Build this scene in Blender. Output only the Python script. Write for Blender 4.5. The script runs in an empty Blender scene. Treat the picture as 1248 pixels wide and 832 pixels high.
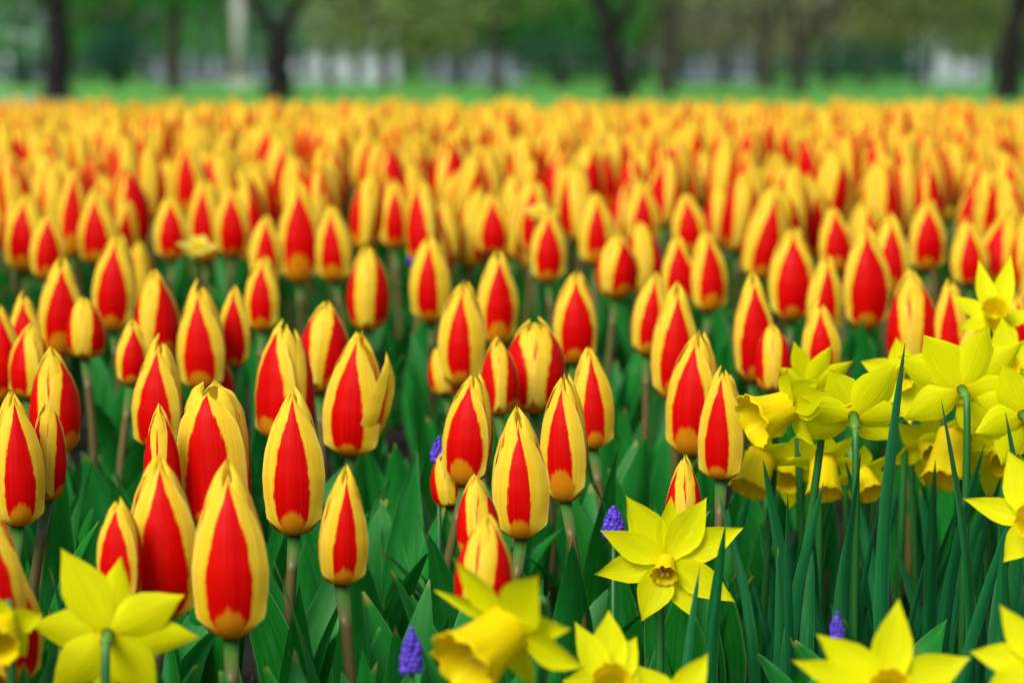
import bpy, math, random
from mathutils import Vector, Matrix, Euler, noise as mnoise

rnd = random.Random(11)
R = math.radians
scene = bpy.context.scene
COL = scene.collection

# ------------------------------------------------------------------ camera
FPX = 3467.0                      # focal length in photo pixels (1248 wide)
CAMZ = 0.95
PITCH = math.atan(338.0 / FPX)
cam_d = bpy.data.cameras.new("camera")
cam = bpy.data.objects.new("camera", cam_d)
COL.objects.link(cam)
cam_d.sensor_width = 36.0
cam_d.lens = 36.0 * FPX / 1248.0
cam_d.clip_start = 0.02
cam_d.clip_end = 3000.0
cam.location = (0, 0, CAMZ)
cam.rotation_euler = (math.pi / 2 - PITCH, 0, 0)
cam_d.dof.use_dof = True
cam_d.dof.focus_distance = 1.70
cam_d.dof.aperture_fstop = 8.0
cam_d.dof.aperture_blades = 0
scene.camera = cam

# ------------------------------------------------------------------ sky, sun, exposure
SUN_EL, SUN_AZ = R(43), R(212)    # azimuth clockwise from +Y: behind the camera, to its left
world = bpy.data.worlds.new("World")
scene.world = world
world.use_nodes = True
wn = world.node_tree
sky = wn.nodes.new("ShaderNodeTexSky")
sky.sky_type = 'NISHITA'
sky.sun_disc = False
sky.sun_elevation = SUN_EL
sky.sun_rotation = SUN_AZ
sky.air_density = 1.0
sky.dust_density = 3.0
bgn = wn.nodes["Background"]
bgn.inputs["Strength"].default_value = 0.12
wn.links.new(sky.outputs[0], bgn.inputs["Color"])
sun_d = bpy.data.lights.new("sun", 'SUN')
sun_d.energy = 2.3
sun_d.angle = R(24)
sun_d.color = (1.0, 0.95, 0.86)
sun = bpy.data.objects.new("sun", sun_d)
COL.objects.link(sun)
sv = Vector((math.sin(SUN_AZ) * math.cos(SUN_EL), math.cos(SUN_AZ) * math.cos(SUN_EL), math.sin(SUN_EL)))
sun.rotation_euler = sv.to_track_quat('Z', 'Y').to_euler()
scene.view_settings.view_transform = 'Standard'
scene.view_settings.look = 'None'
scene.view_settings.gamma = 1.0
scene.view_settings.exposure = 0.45
scene.render.engine = 'CYCLES'
scene.cycles.use_denoising = True
scene.cycles.max_bounces = 8
scene.cycles.transmission_bounces = 5
scene.cycles.sample_clamp_indirect = 8.0

# ------------------------------------------------------------------ helpers
FWD = Vector((0, math.cos(PITCH), -math.sin(PITCH)))
UPV = Vector((0, math.sin(PITCH), math.cos(PITCH)))


def P(px, py, d):
    """The point at real distance d (along +Y) seen at photo pixel (px, py)."""
    v = Vector((1, 0, 0)) * ((px - 624.0) / FPX) + UPV * ((416.0 - py) / FPX) + FWD
    return Vector((0, 0, CAMZ)) + v * (d / v.y)


def PY(z, d):
    """Photo row of a point at height z and distance d."""
    v = Vector((0, d, z - CAMZ))
    return 416.0 - FPX * v.dot(UPV) / v.dot(FWD)


TAB = [(0.5, .268), (1.2, .258), (1.47, .25), (1.73, .242), (2.1, .220), (2.55, .1965), (2.95, .177), (3.5, .157), (4.0, .141), (4.6, .131), (5.0, .1295), (6.0, .137), (7.3, .151), (8.2, .195), (9.6, .5), (10.6, .72)]
HEADH = 0.235


def drop(d):
    if d <= TAB[0][0]:
        return TAB[0][1]
    for (a, va), (b, vb) in zip(TAB, TAB[1:]):
        if d <= b:
            t = (d - a) / (b - a)
            return va + (vb - va) * t
    return TAB[-1][1]


def ground(d):
    return max(CAMZ - drop(d) - HEADH, 0.0)


def d_of_row(y):
    """Distance at which the layer of flower heads is seen at photo row y."""
    lo, hi = 1.0, 6.0
    for _ in range(40):
        m = (lo + hi) / 2
        if PY(CAMZ - drop(m), m) > y:
            lo = m
        else:
            hi = m
    return (lo + hi) / 2


def mesh_from(name, verts, faces, mat, uvs=None, smooth=True, mats=None, fmat=None):
    me = bpy.data.meshes.new(name)
    me.from_pydata([tuple(v) for v in verts], [], faces)
    if uvs is not None:
        uvl = me.uv_layers.new(name="UVMap")
        idx = [0] * len(me.loops)
        me.loops.foreach_get("vertex_index", idx)
        flat = []
        for i in idx:
            flat += [uvs[i][0], uvs[i][1]]
        uvl.data.foreach_set("uv", flat)
    for m in (mats or [mat]):
        me.materials.append(m)
    if fmat:
        me.polygons.foreach_set("material_index", fmat)
    if smooth:
        me.polygons.foreach_set("use_smooth", [True] * len(me.polygons))
    me.update()
    return me


def link(name, data, parent=None, loc=None, rot=None, scl=None):
    o = bpy.data.objects.new(name, data)
    COL.objects.link(o)
    if parent:
        o.parent = parent
    if loc is not None:
        o.location = loc
    if rot is not None:
        o.rotation_euler = rot
    if scl is not None:
        o.scale = scl
    return o


def tag(o, label=None, cat=None, group=None, kind=None):
    if label:
        o["label"] = label
    if cat:
        o["category"] = cat
    if group:
        o["group"] = group
    if kind:
        o["kind"] = kind
    return o


def grid_faces(nu, nv, off=0):
    f = []
    for j in range(nv - 1):
        for i in range(nu - 1):
            a = off + j * nu + i
            f.append((a, a + 1, a + nu + 1, a + nu))
    return f


def lerp_tab(tab, t):
    for p, q in zip(tab, tab[1:]):
        if t <= q[0]:
            k = (t - p[0]) / (q[0] - p[0])
            k = k * k * (3 - 2 * k) * .35 + k * .65
            return tuple(a + (b - a) * k for a, b in zip(p[1:], q[1:]))
    return tab[-1][1:]


def tube_geo(pts, rads, n=8, cap=True):
    """verts, faces, uvs of a tapered tube along pts."""
    V, F, U = [], [], []
    prev = None
    for k, p in enumerate(pts):
        a = pts[max(k - 1, 0)]
        b = pts[min(k + 1, len(pts) - 1)]
        t = (b - a).normalized()
        if prev is None:
            x = Vector((1, 0, 0)) if abs(t.x) < .9 else Vector((0, 1, 0))
        else:
            x = prev
        x = (x - t * x.dot(t)).normalized()
        prev = x
        y = t.cross(x)
        for i in range(n):
            an = 2 * math.pi * i / n
            V.append(p + (x * math.cos(an) + y * math.sin(an)) * rads[k])
            U.append((i / n, k / (len(pts) - 1)))
    for k in range(len(pts) - 1):
        for i in range(n):
            a, b = k * n + i, k * n + (i + 1) % n
            F.append((a, b, b + n, a + n))
    if cap:
        F.append(tuple(range(n))[::-1])
        F.append(tuple(range((len(pts) - 1) * n, len(pts) * n)))
    return V, F, U


def merge(parts):
    V, F, U = [], [], []
    for v, f, u in parts:
        o = len(V)
        V += v
        U += u
        F += [tuple(i + o for i in q) for q in f]
    return V, F, U


# ------------------------------------------------------------------ materials
def new_mat(name):
    m = bpy.data.materials.new(name)
    m.use_nodes = True
    nt = m.node_tree
    nt.nodes.clear()
    out = nt.nodes.new("ShaderNodeOutputMaterial")
    return m, nt, out


class NT:
    def __init__(s, nt):
        s.nt = nt

    def node(s, t, **k):
        n = s.nt.nodes.new(t)
        for a, b in k.items():
            setattr(n, a, b)
        return n

    def setin(s, n, i, v):
        if isinstance(v, bpy.types.NodeSocket):
            s.nt.links.new(v, n.inputs[i])
        elif v is not None:
            n.inputs[i].default_value = v

    def math(s, op, a, b=None, c=None, clamp=False):
        n = s.node("ShaderNodeMath", operation=op, use_clamp=clamp)
        s.setin(n, 0, a)
        s.setin(n, 1, b)
        s.setin(n, 2, c)
        return n.outputs[0]

    def smooth(s, v, a, b):
        n = s.node("ShaderNodeMapRange", interpolation_type='SMOOTHSTEP')
        s.setin(n, 0, v)
        s.setin(n, 1, a)
        s.setin(n, 2, b)
        return n.outputs[0]

    def mix(s, f, a, b):
        n = s.node("ShaderNodeMix", data_type='RGBA')
        s.setin(n, 0, f)
        for i, v in ((6, a), (7, b)):
            if isinstance(v, tuple):
                v = (v[0], v[1], v[2], 1)
            s.setin(n, i, v)
        return n.outputs[2]

    def ramp(s, f, stops):
        n = s.node("ShaderNodeValToRGB")
        e = n.color_ramp.elements
        while len(e) < len(stops):
            e.new(.5)
        for k, (p, c) in zip(e, stops):
            k.position = p
            k.color = (c, c, c, 1) if not isinstance(c, tuple) else (c[0], c[1], c[2], 1)
        s.setin(n, 0, f)
        return n.outputs[0]

    def noise(s, vec, scale, detail=2.0, rough=.5):
        n = s.node("ShaderNodeTexNoise")
        if vec is not None:
            s.setin(n, "Vector", vec)
        n.inputs["Scale"].default_value = scale
        n.inputs["Detail"].default_value = detail
        n.inputs["Roughness"].default_value = rough
        return n.outputs[0]

    def uv(s):
        n = s.node("ShaderNodeUVMap")
        n.uv_map = "UVMap"
        x = s.node("ShaderNodeSeparateXYZ")
        s.nt.links.new(n.outputs[0], x.inputs[0])
        return n.outputs[0], x.outputs[0], x.outputs[1]

    def combine(s, x, y, z):
        n = s.node("ShaderNodeCombineXYZ")
        s.setin(n, 0, x)
        s.setin(n, 1, y)
        s.setin(n, 2, z)
        return n.outputs[0]

    def rand(s):
        return s.node("ShaderNodeObjectInfo").outputs["Random"]

    def bump(s, h, strength, dist):
        n = s.node("ShaderNodeBump")
        n.inputs["Strength"].default_value = strength
        n.inputs["Distance"].default_value = dist
        s.setin(n, "Height", h)
        return n.outputs[0]

    def leafy(s, out, color, trans=.3, rough=.45, spec=.4, normal=None, sheen=0, tcol=None):
        p = s.node("ShaderNodeBsdfPrincipled")
        s.setin(p, "Base Color", color if not isinstance(color, tuple) else (*color, 1))
        s.setin(p, "Roughness", rough)
        p.inputs["Specular IOR Level"].default_value = spec
        t = s.node("ShaderNodeBsdfTranslucent")
        s.setin(t, 0, tcol if tcol is not None else (color if not isinstance(color, tuple) else (*color, 1)))
        if normal is not None:
            s.setin(p, "Normal", normal)
        m = s.node("ShaderNodeMixShader")
        m.inputs[0].default_value = trans
        s.nt.links.new(p.outputs[0], m.inputs[1])
        s.nt.links.new(t.outputs[0], m.inputs[2])
        s.nt.links.new(m.outputs[0], out.inputs[0])


def tulip_mat(name, inner=False, narrow=1.0, far=False):
    m, nt, out = new_mat(name)
    N = NT(nt)
    uv, ux, v = N.uv()
    rand = N.rand()
    us = N.math('MULTIPLY_ADD', ux, 2.0, -1.0)
    u = N.math('ABSOLUTE', us)
    # half-width of the red flame along the petal
    if inner and far:
        w = N.ramp(v, [(0.0, .3), (.3, .35), (.7, .35), (1.0, .25)])
    elif inner:
        w = N.ramp(v, [(0.0, 0.0), (.2, .10), (.45, .14), (.7, .06), (.8, 0.0)])
    else:
        w = N.ramp(v, [(0.0, .56), (.2, .64), (.42, .64), (.66, .60), (.88, .46), (1.0, .34)] if far else [(0.0, .56), (.2, .60), (.42, .57), (.66, .44), (.85, .22), (.97, 0.0)])
    rw = N.math('MULTIPLY_ADD', rand, .52, .78 * narrow)
    w = N.math('MULTIPLY', w, rw)
    off = N.math('MULTIPLY', rand, 31.7)
    jag = N.noise(N.combine(N.math('MULTIPLY', us, 2.0), N.math('MULTIPLY', v, 16.0), off), 1.0, 3.0, .6)
    jag = N.math('MULTIPLY_ADD', jag, .12, -.06)
    fea = N.noise(N.combine(N.math('MULTIPLY', us, 26.0), N.math('MULTIPLY', v, 3.5), off), 1.0, 2.0, .6)
    sk = N.math('MULTIPLY', us, N.math('MULTIPLY_ADD', rand, .26, -.13))
    w = N.math('ADD', w, N.math('MULTIPLY', sk, N.smooth(v, .15, .3)))
    e = N.math('ADD', N.math('SUBTRACT', u, w), N.math('ADD', jag, N.math('MULTIPLY_ADD', fea, .14, -.07)))
    red = N.math('SUBTRACT', 1.0, N.smooth(e, -.035, .05), clamp=True)
    # ochre cup at the base of the petal: an arched border
    arch = N.math('SUBTRACT', .275, N.math('MULTIPLY', N.math('MULTIPLY', u, u), .30))
    arch = N.math('ADD', arch, N.math('MULTIPLY_ADD', N.math('FRACT', N.math('MULTIPLY', rand, 7.3)), .12, -.07))
    jag2 = N.noise(N.combine(N.math('MULTIPLY', us, 9.0), N.math('MULTIPLY', v, 4.0), off), 1.0, 3.0, .6)
    eb = N.math('ADD', N.math('SUBTRACT', v, arch), N.math('MULTIPLY_ADD', jag2, .08, -.04))
    cup = N.math('SUBTRACT', 1.0, N.smooth(eb, -.02, .025), clamp=True)
    # streaks along the petal
    st = N.noise(N.combine(N.math('MULTIPLY', us, 16.0), N.math('MULTIPLY', v, 1.3), off), 1.0, 3.0, .6)
    yel = N.mix(N.smooth(st, .3, .75), (.92, .64, .012), (.96, .81, .075))
    rim = N.smooth(N.math('ADD', u, N.math('MULTIPLY_ADD', st, .12, -.06)), .86, .99)
    yel = N.mix(N.math('MULTIPLY', rim, .6), yel, (.95, .80, .16))
    redc = N.mix(N.smooth(st, .25, .8), (.66, .0006, .0005), (.84, .004, .001))
    if inner:
        redc = N.mix(.35, redc, (.85, .22, .006))
    ochre = N.mix(N.smooth(v, .02, .18), (.50, .30, .012), (.80, .33, .008))
    low = N.math('SUBTRACT', 1.0, N.smooth(v, .09, .17), clamp=True)
    yel = N.mix(N.math('MULTIPLY', low, .8), yel, (.74, .24, .008))
    c = N.mix(red, yel, redc)
    c = N.mix(N.math('MULTIPLY', cup, .96), c, ochre)
    bump = N.bump(N.math('ADD', st, N.math('MULTIPLY', N.noise(N.combine(N.math('MULTIPLY', us, 48.0), N.math('MULTIPLY', v, 1.0), off), 1.0, 1.0), .3)), .22, .0012)
    N.leafy(out, c, trans=.40, rough=.45, spec=.14, normal=bump)
    return m


def leaf_mat(name, c0, c1, edge, rough=.42):
    m, nt, out = new_mat(name)
    N = NT(nt)
    uv, ux, v = N.uv()
    rand = N.rand()
    us = N.math('MULTIPLY_ADD', ux, 2.0, -1.0)
    u = N.math('ABSOLUTE', us)
    off = N.math('MULTIPLY', rand, 23.0)
    st = N.noise(N.combine(N.math('MULTIPLY', us, 14.0), N.math('MULTIPLY', v, 1.5), off), 1.0, 3.0, .6)
    bl = N.noise(N.combine(us, N.math('MULTIPLY', v, 3.0), off), 1.5, 2.0)
    c = N.mix(N.smooth(N.math('ADD', N.math('MULTIPLY', st, .6), N.math('MULTIPLY', bl, .4)), .3, .7), c0, c1)
    c = N.mix(N.math('MULTIPLY', rand, .45), c, (c1[0] * 1.1, c1[1] * 1.05, c1[2] * 1.6))
    c = N.mix(N.math('MULTIPLY', N.smooth(bl, .52, .72), .5), c, (c1[0] * 2.2, c1[1] * 1.2, c1[2] * 2.0))
    c = N.mix(N.math('MULTIPLY', N.smooth(N.noise(N.combine(N.math('MULTIPLY', us, 38.0), N.math('MULTIPLY', v, .8), off), 1.0, 1.0), .55, .7), .3), c, (c1[0] * 2, c1[1] * 1.5, c1[2] * 1.5))
    c = N.mix(N.math('MULTIPLY', N.smooth(N.math('ADD', v, N.math('MULTIPLY', rand, .06)), 1.0, 1.04), .7), c, (.35, .33, .06))
    c = N.mix(N.math('MULTIPLY', N.smooth(u, .93, 1.0), .55), c, edge)  # bright rim of glancing light, painted along the leaf margins
    b = N.bump(st, .3, .001)
    N.leafy(out, c, trans=.30, rough=rough, spec=.26, normal=b)
    return m


def stem_mat(name, top, low):
    m, nt, out = new_mat(name)
    N = NT(nt)
    uv, ux, v = N.uv()
    st = N.noise(N.combine(N.math('MULTIPLY', ux, 9.0), N.math('MULTIPLY', v, 3.0), N.math('MULTIPLY', N.rand(), 9.0)), 1.0, 3.0)
    f = N.smooth(N.math('ADD', v, N.math('MULTIPLY_ADD', st, .1, -.05)), .87, .99)
    c = N.mix(f, N.mix(st, low, (low[0] * 1.35, low[1] * 1.2, low[2])), top)
    N.leafy(out, c, trans=.05, rough=.45, spec=.4)
    return m


def tepal_mat(name, c0, c1, base):
    m, nt, out = new_mat(name)
    N = NT(nt)
    uv, ux, v = N.uv()
    rand = N.rand()
    us = N.math('MULTIPLY_ADD', ux, 2.0, -1.0)
    st = N.noise(N.combine(N.math('MULTIPLY', us, 12.0), N.math('MULTIPLY', v, 1.2), N.math('MULTIPLY', rand, 17.0)), 1.0, 3.0, .6)
    c = N.mix(N.smooth(st, .3, .75), c0, c1)
    mid = N.math('SUBTRACT', 1.0, N.smooth(N.math('ABSOLUTE', us), .0, .12), clamp=True)
    c = N.mix(N.math('MULTIPLY', mid, .25), c, base)
    c = N.mix(N.math('SUBTRACT', 1.0, N.smooth(v, .0, .22), clamp=True), c, base)
    N.leafy(out, c, trans=.42, rough=.55, spec=.10, normal=N.bump(st, .35, .0015))
    return m


def plain_mat(name, c0, c1, scale=8.0, rough=.8, spec=.3, trans=0.0, bump=0.0, detail=4.0, coord="Object"):
    m, nt, out = new_mat(name)
    N = NT(nt)
    tc = N.node("ShaderNodeTexCoord").outputs[coord]
    n = N.noise(tc, scale, detail, .6)
    c = N.mix(N.smooth(n, .3, .7), c0, c1)
    N.leafy(out, c, trans=trans, rough=rough, spec=spec, normal=N.bump(n, bump, .02) if bump else None)
    return m


def foliage_mat(name, c0, c1, trans=.48):
    m, nt, out = new_mat(name)
    N = NT(nt)
    g = N.node("ShaderNodeNewGeometry").outputs["Random Per Island"]
    c = N.mix(g, c0, c1)
    N.leafy(out, c, trans=trans, rough=.6, spec=.25)
    return m


M_OUT = [tulip_mat("tulip_petal"), tulip_mat("tulip_petal_slim_flame", narrow=.72)]
M_IN = tulip_mat("tulip_inner_petal", inner=True)
M_FAR = [tulip_mat("tulip_petal_flamed_tip", far=True), tulip_mat("tulip_inner_petal_flamed_tip", inner=True, far=True)]
M_LEAF = leaf_mat("tulip_leaf", (.004, .14, .004), (.014, .245, .026), (.18, .52, .17))
M_DLEAF = leaf_mat("daffodil_leaf", (.004, .105, .012), (.012, .19, .048), (.10, .34, .17), rough=.38)
M_STEM = stem_mat("tulip_stem", (.045, .19, .025), (.105, .095, .030))
M_DSTEM = stem_mat("daffodil_stem", (.10, .26, .03), (.014, .12, .020))
M_TEP = tepal_mat("daffodil_tepal", (.80, .83, .0), (.90, .90, .006), (.86, .74, .0))
M_PALE = tepal_mat("pale_gold_tepal", (.90, .72, .06), (.94, .80, .16), (.90, .62, .02))
M_COR = tepal_mat("daffodil_corona", (.90, .73, .003), (.94, .82, .006), (.88, .58, .003))
M_ANTH = plain_mat("anther", (.55, .32, .03), (.75, .5, .06), 200)
M_SPATHE = plain_mat("papery_spathe", (.55, .50, .30), (.72, .66, .42), 90, trans=.4)
M_MUSC = plain_mat("grape_hyacinth_bell", (.045, .02, .36), (.14, .075, .66), 300, rough=.5, trans=.15)
M_SOIL = plain_mat("bed_soil", (.010, .010, .006), (.026, .022, .014), 60, rough=.95, bump=.6)
M_GRASS = plain_mat("lawn_grass", (.08, .30, .035), (.14, .43, .065), 1.2, rough=.8, spec=.2)
M_PATH = plain_mat("path_paving", (.27, .24, .23), (.36, .32, .31), 4, rough=.9)
M_BARK = plain_mat("dark_bark", (.004, .0035, .003), (.010, .009, .007), 9, rough=.95, bump=.8)
M_BARK2 = plain_mat("brown_bark", (.022, .020, .012), (.042, .038, .024), 9, rough=.95, bump=.8)
M_WHITE = plain_mat("pale_render", (.34, .39, .45), (.50, .56, .62), 1.0, rough=.8)
M_DARKGLASS = plain_mat("dark_window_glass", (.03, .04, .05), (.06, .075, .085), .5, rough=.15, spec=.6)
M_ROOF = plain_mat("slate_roof", (.10, .11, .12), (.16, .17, .18), 2, rough=.8)
M_STONE = plain_mat("pale_stone", (.30, .31, .29), (.40, .40, .38), 2, rough=.85)

# ------------------------------------------------------------------ ground
def sheet(name, xs, ys, zf, mat):
    V = [(x, y, zf(x, y)) for y in ys for x in xs]
    return link(name, mesh_from(name, V, grid_faces(len(xs), len(ys)), mat))


def frange(a, b, n):
    return [a + (b - a) * i / (n - 1) for i in range(n)]


tag(sheet("lawn", frange(-700, 700, 29), [-60, -20, 0, 20, 40, 60, 80, 100, 130, 160, 220, 400, 900, 1500], lambda x, y: 0.0, M_GRASS), kind="structure")


def soil_z(x, y):
    e = 1.0 - min(max((abs(x) - 3.2) / 1.0, 0), 1)
    return max(ground(max(y, .5)) * e, 0) - .004 + .006 * mnoise.noise(Vector((x * 9, y * 9, 0)))


bed = tag(sheet("flower_bed_soil", frange(-4.6, 4.6, 93), frange(-1.2, 11.0, 123), soil_z, M_SOIL), kind="structure")
pv = [(-60, 63, .006), (-13.0, 65, .006), (-10.6, 71, .006), (-13.0, 80, .006), (-60, 86, .006)]
tag(link("path", mesh_from("path", pv, [(0, 1, 2, 3, 4)], M_PATH)), kind="structure")

# ------------------------------------------------------------------ tulip meshes
PROF = [(0.0, .10, .0), (.05, .42, .010), (.11, .66, .045), (.20, .85, .125), (.32, .97, .265), (.45, 1.0, .41), (.62, .90, .61), (.78, .69, .785), (.90, .41, .915), (1.0, .08, 1.0)]
PROF_SQ = [(0.0, .10, .0), (.05, .50, .012), (.11, .80, .055), (.20, .97, .14), (.32, 1.0, .28), (.48, 1.0, .48), (.64, .97, .68), (.78, .86, .85), (.90, .60, .965), (1.0, .26, 1.0)]
WID = [(0.0, .30), (.06, .46), (.12, .72), (.19, .95), (.26, 1.0), (.38, 1.05), (.55, 1.06), (.72, .98), (.86, .78), (.95, .50), (1.0, .06)]


def petal_geo(az, inner, rg, nu=15, nv=25, opened=0.0, squat=False, splay=0.0, notch=0.0, over=False, belly=1.0, bend=(0, 0)):
    V, U = [], []
    rs = .87 if inner else (1.025 if over else .985)
    hs = rg.uniform(.97, 1.07) if inner else rg.uniform(.94, 1.02)
    sgn = rg.choice((-1, 1)) if False else 1
    wave = rg.uniform(0, 6.28)
    tw = rg.uniform(-.15, .15)
    flick = rg.choice((-.02, -.01, .0)) if inner else rg.choice((-.02, .0, .03, .06, .12))
    for j in range(nv):
        v = j / (nv - 1)
        v = v ** .92
        r, z = lerp_tab(PROF_SQ if squat else PROF, v)
        (a,) = lerp_tab(WID, v)
        if inner:
            a *= .98 if v > .2 else 1.25
        if over:
            a *= 1.0 + .08 * math.exp(-((v - .26) / .16) ** 2)
        for i in range(nu):
            u = -1 + 2 * i / (nu - 1)
            au = abs(u)
            # pointed outline: tip rows shrink, edges sit a little lower than the midrib
            zz = z * hs - .05 * au ** 2 * max(0, v - .55) * 2
            rr = r * rs * (1 + .035 * u * sgn)
            # margins roll outwards above the base and again a little at the top
            rr += (.12 if over else .07) * math.exp(-((v - .20) / .06) ** 2) * au ** 4 * (0.0 if inner else 1.0) + (.05 * au ** 2 * math.sin(math.pi * v) if over else 0)
            rr += ((.02 * math.sin(wave + v * 8) + (.085 if over else .045) * math.sin(math.pi * v)) if not inner else 0) * au ** 4
            rr -= .05 * au ** 2 * r
            rr += flick * max(0, v - .84) / .16
            rr += opened * max(0, v - .35) ** 1.6 * (1.2 if not inner else .8)
            zz -= opened * max(0, v - .5) * .15
            if splay:
                k = max(0, v - .12)
                rr += splay * k ** 1.3 * 1.7
                zz -= splay * k ** 2 * .14
            rr += .02 * math.exp(-(au / .10) ** 2) * math.sin(math.pi * v)      # raised midrib
            ang = az + u * a * (1.0 if not splay else .62 * min(1, max(r, .12) / max(rr, .05))) + tw * v
            if notch and v > .9:
                zz -= notch * (1 - min(au * 2.2, 1)) * (v - .9) * 10 * .05
            zz = max(zz, 0) ** belly
            V.append(Vector((rr * math.sin(ang) + bend[0] * zz * zz, -rr * math.cos(ang) + bend[1] * zz * zz, zz)))
            U.append((i / (nu - 1), v))
    return V, grid_faces(nu, nv), U


STYLES = [dict(), dict(), dict(opened=.10), dict(squat=True), dict(splay1=.80, opened=.05), dict(opened=.30, notch=1), dict(opened=-.03), dict(opened=.16, notch=1)]
VARIANTS = []
for k, st in enumerate(STYLES * 2):
    rg = random.Random(100 + k)
    belly, bend = rg.uniform(.88, 1.14), (rg.uniform(-.14, .14), rg.uniform(-.1, .1))
    k = k % 8
    res = []
    for i in range(6):
        inner = i % 2 == 1
        az = i * math.pi / 3 + rg.uniform(-.05, .05)
        sp = st.get('splay1', 0) if i == 1 else 0
        g = petal_geo(az, inner, rg, opened=st.get('opened', 0) * rg.uniform(.6, 1.3), squat=st.get('squat', False), splay=sp, notch=st.get('notch', 0), over=(i == 0), belly=belly, bend=bend)
        mat = M_IN if inner else (M_OUT[1] if k in (6,) else M_OUT[0])
        res.append(mesh_from("tulip_petal", g[0], g[1], mat, g[2]))
    VARIANTS.append(res)

HEADS = []       # whole heads in one mesh for tulips too small to show single petals
for k in range(4):
    rg = random.Random(300 + k)
    V, F, U, fm = [], [], [], []
    for i in range(6):
        g = petal_geo(i * math.pi / 3 + rg.uniform(-.06, .06), i % 2 == 1, rg, nu=7, nv=10, opened=[0, .08, .2, -.02][k])
        o = len(V)
        V += g[0]
        U += g[2]
        F += [tuple(a + o for a in q) for q in g[1]]
        fm += [i % 2] * len(g[1])
    HEADS.append((V, F, U, fm, mesh_from("tulip_head", V, F, None, U, mats=(M_FAR if k == 1 else [M_OUT[0], M_IN]), fmat=fm)))


def stem_mesh(k):
    rg = random.Random(40 + k)
    a, b = rg.uniform(-.013, .013), rg.uniform(-.013, .013)
    pts = [Vector((a * math.sin(math.pi * t), b * math.sin(math.pi * t), t)) for t in frange(0, 1.012, 9)]
    rads = [.0040 - .0008 * t for t in frange(0, 1, 9)]
    rads[-1] = .0042
    return mesh_from("tulip_stem", *(lambda g: (g[0], g[1], M_STEM, g[2]))(tube_geo(pts, rads, 10)))


STEMS = [stem_mesh(k) for k in range(4)]


def leaf_geo(L, W, bend, fold, twist, rg, nu=7, nv=16, wtab=None, tipcurl=0.0):
    """A leaf growing from the origin, first upright, then arching towards -Y."""
    V, U = [], []
    wtab = wtab or [(0, .42), (.12, .62), (.3, .92), (.45, 1.0), (.62, .86), (.8, .52), (.92, .22), (1, .015)]
    y = z = 0.0
    ang = .04
    wv = rg.uniform(0, 6)
    for j in range(nv):
        t = j / (nv - 1)
        (w,) = lerp_tab(wtab, t)
        w *= W
        ang = .05 + bend * t ** 1.7 + tipcurl * max(0, t - .75) * 4
        if j:
            y += -math.sin(ang) * L / (nv - 1)
            z += math.cos(ang) * L / (nv - 1)
        tw = twist * t
        nrm = Vector((0, math.cos(ang), math.sin(ang)))           # upper (inner) side
        for i in range(nu):
            u = -1 + 2 * i / (nu - 1)
            fo = fold * (1 - .55 * t)
            x = math.sin(u * fo) / max(fo, .05) * w
            dd = (1 - math.cos(u * fo)) / max(fo, .05) * w + .06 * W * math.sin(wv + t * 7 + u) * u * u
            p = Vector((x * math.cos(tw), y, z)) + nrm * dd + nrm * (x * math.sin(tw))
            V.append(p)
            U.append((i / (nu - 1), t))
    return V, grid_faces(nu, nv), U


LEAFG = []
for k in range(8):
    rg = random.Random(70 + k)
    LEAFG.append(leaf_geo(rg.uniform(.165, .225), rg.uniform(.015, .026), rg.uniform(.25, .85), rg.uniform(.7, 1.25), rg.uniform(-.8, .8), rg))
LEAVES = [mesh_from("tulip_leaf", g[0], g[1], M_LEAF, g[2]) for g in LEAFG]


def make_tulip(base, L, Rm, Hm, lean, fwd, yaw, variant, nleaf, label, detailed, rg, group, stemk=None):
    root = link("tulip", None, loc=base, rot=(fwd, lean, 0))
    root.empty_display_size = .03
    tag(root, label, "tulip", group)
    if detailed:
        for i, me in enumerate(VARIANTS[variant + 8 * rg.randrange(2)]):
            link("petal", me, root, (0, 0, L), (0, 0, yaw), (Rm, Rm, Hm))
    else:
        link("flower_head", HEADS[variant % 4][4], root, (0, 0, L), (0, 0, yaw), (Rm, Rm, Hm))
    link("stem", STEMS[rg.randrange(4)], root, (0, 0, 0), (0, 0, rg.uniform(0, 6)), (1, 1, L))
    a0 = rg.uniform(0, 6.28)
    for q in range(nleaf):
        s = rg.uniform(.78, 1.0)
        link("leaf", LEAVES[rg.randrange(8)], root, (0, 0, rg.uniform(-.008, .004)), (0, 0, a0 + q * 6.283 / nleaf + rg.uniform(-.5, .5)), (s * rg.uniform(.9, 1.2), s, s))
    return root


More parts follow.
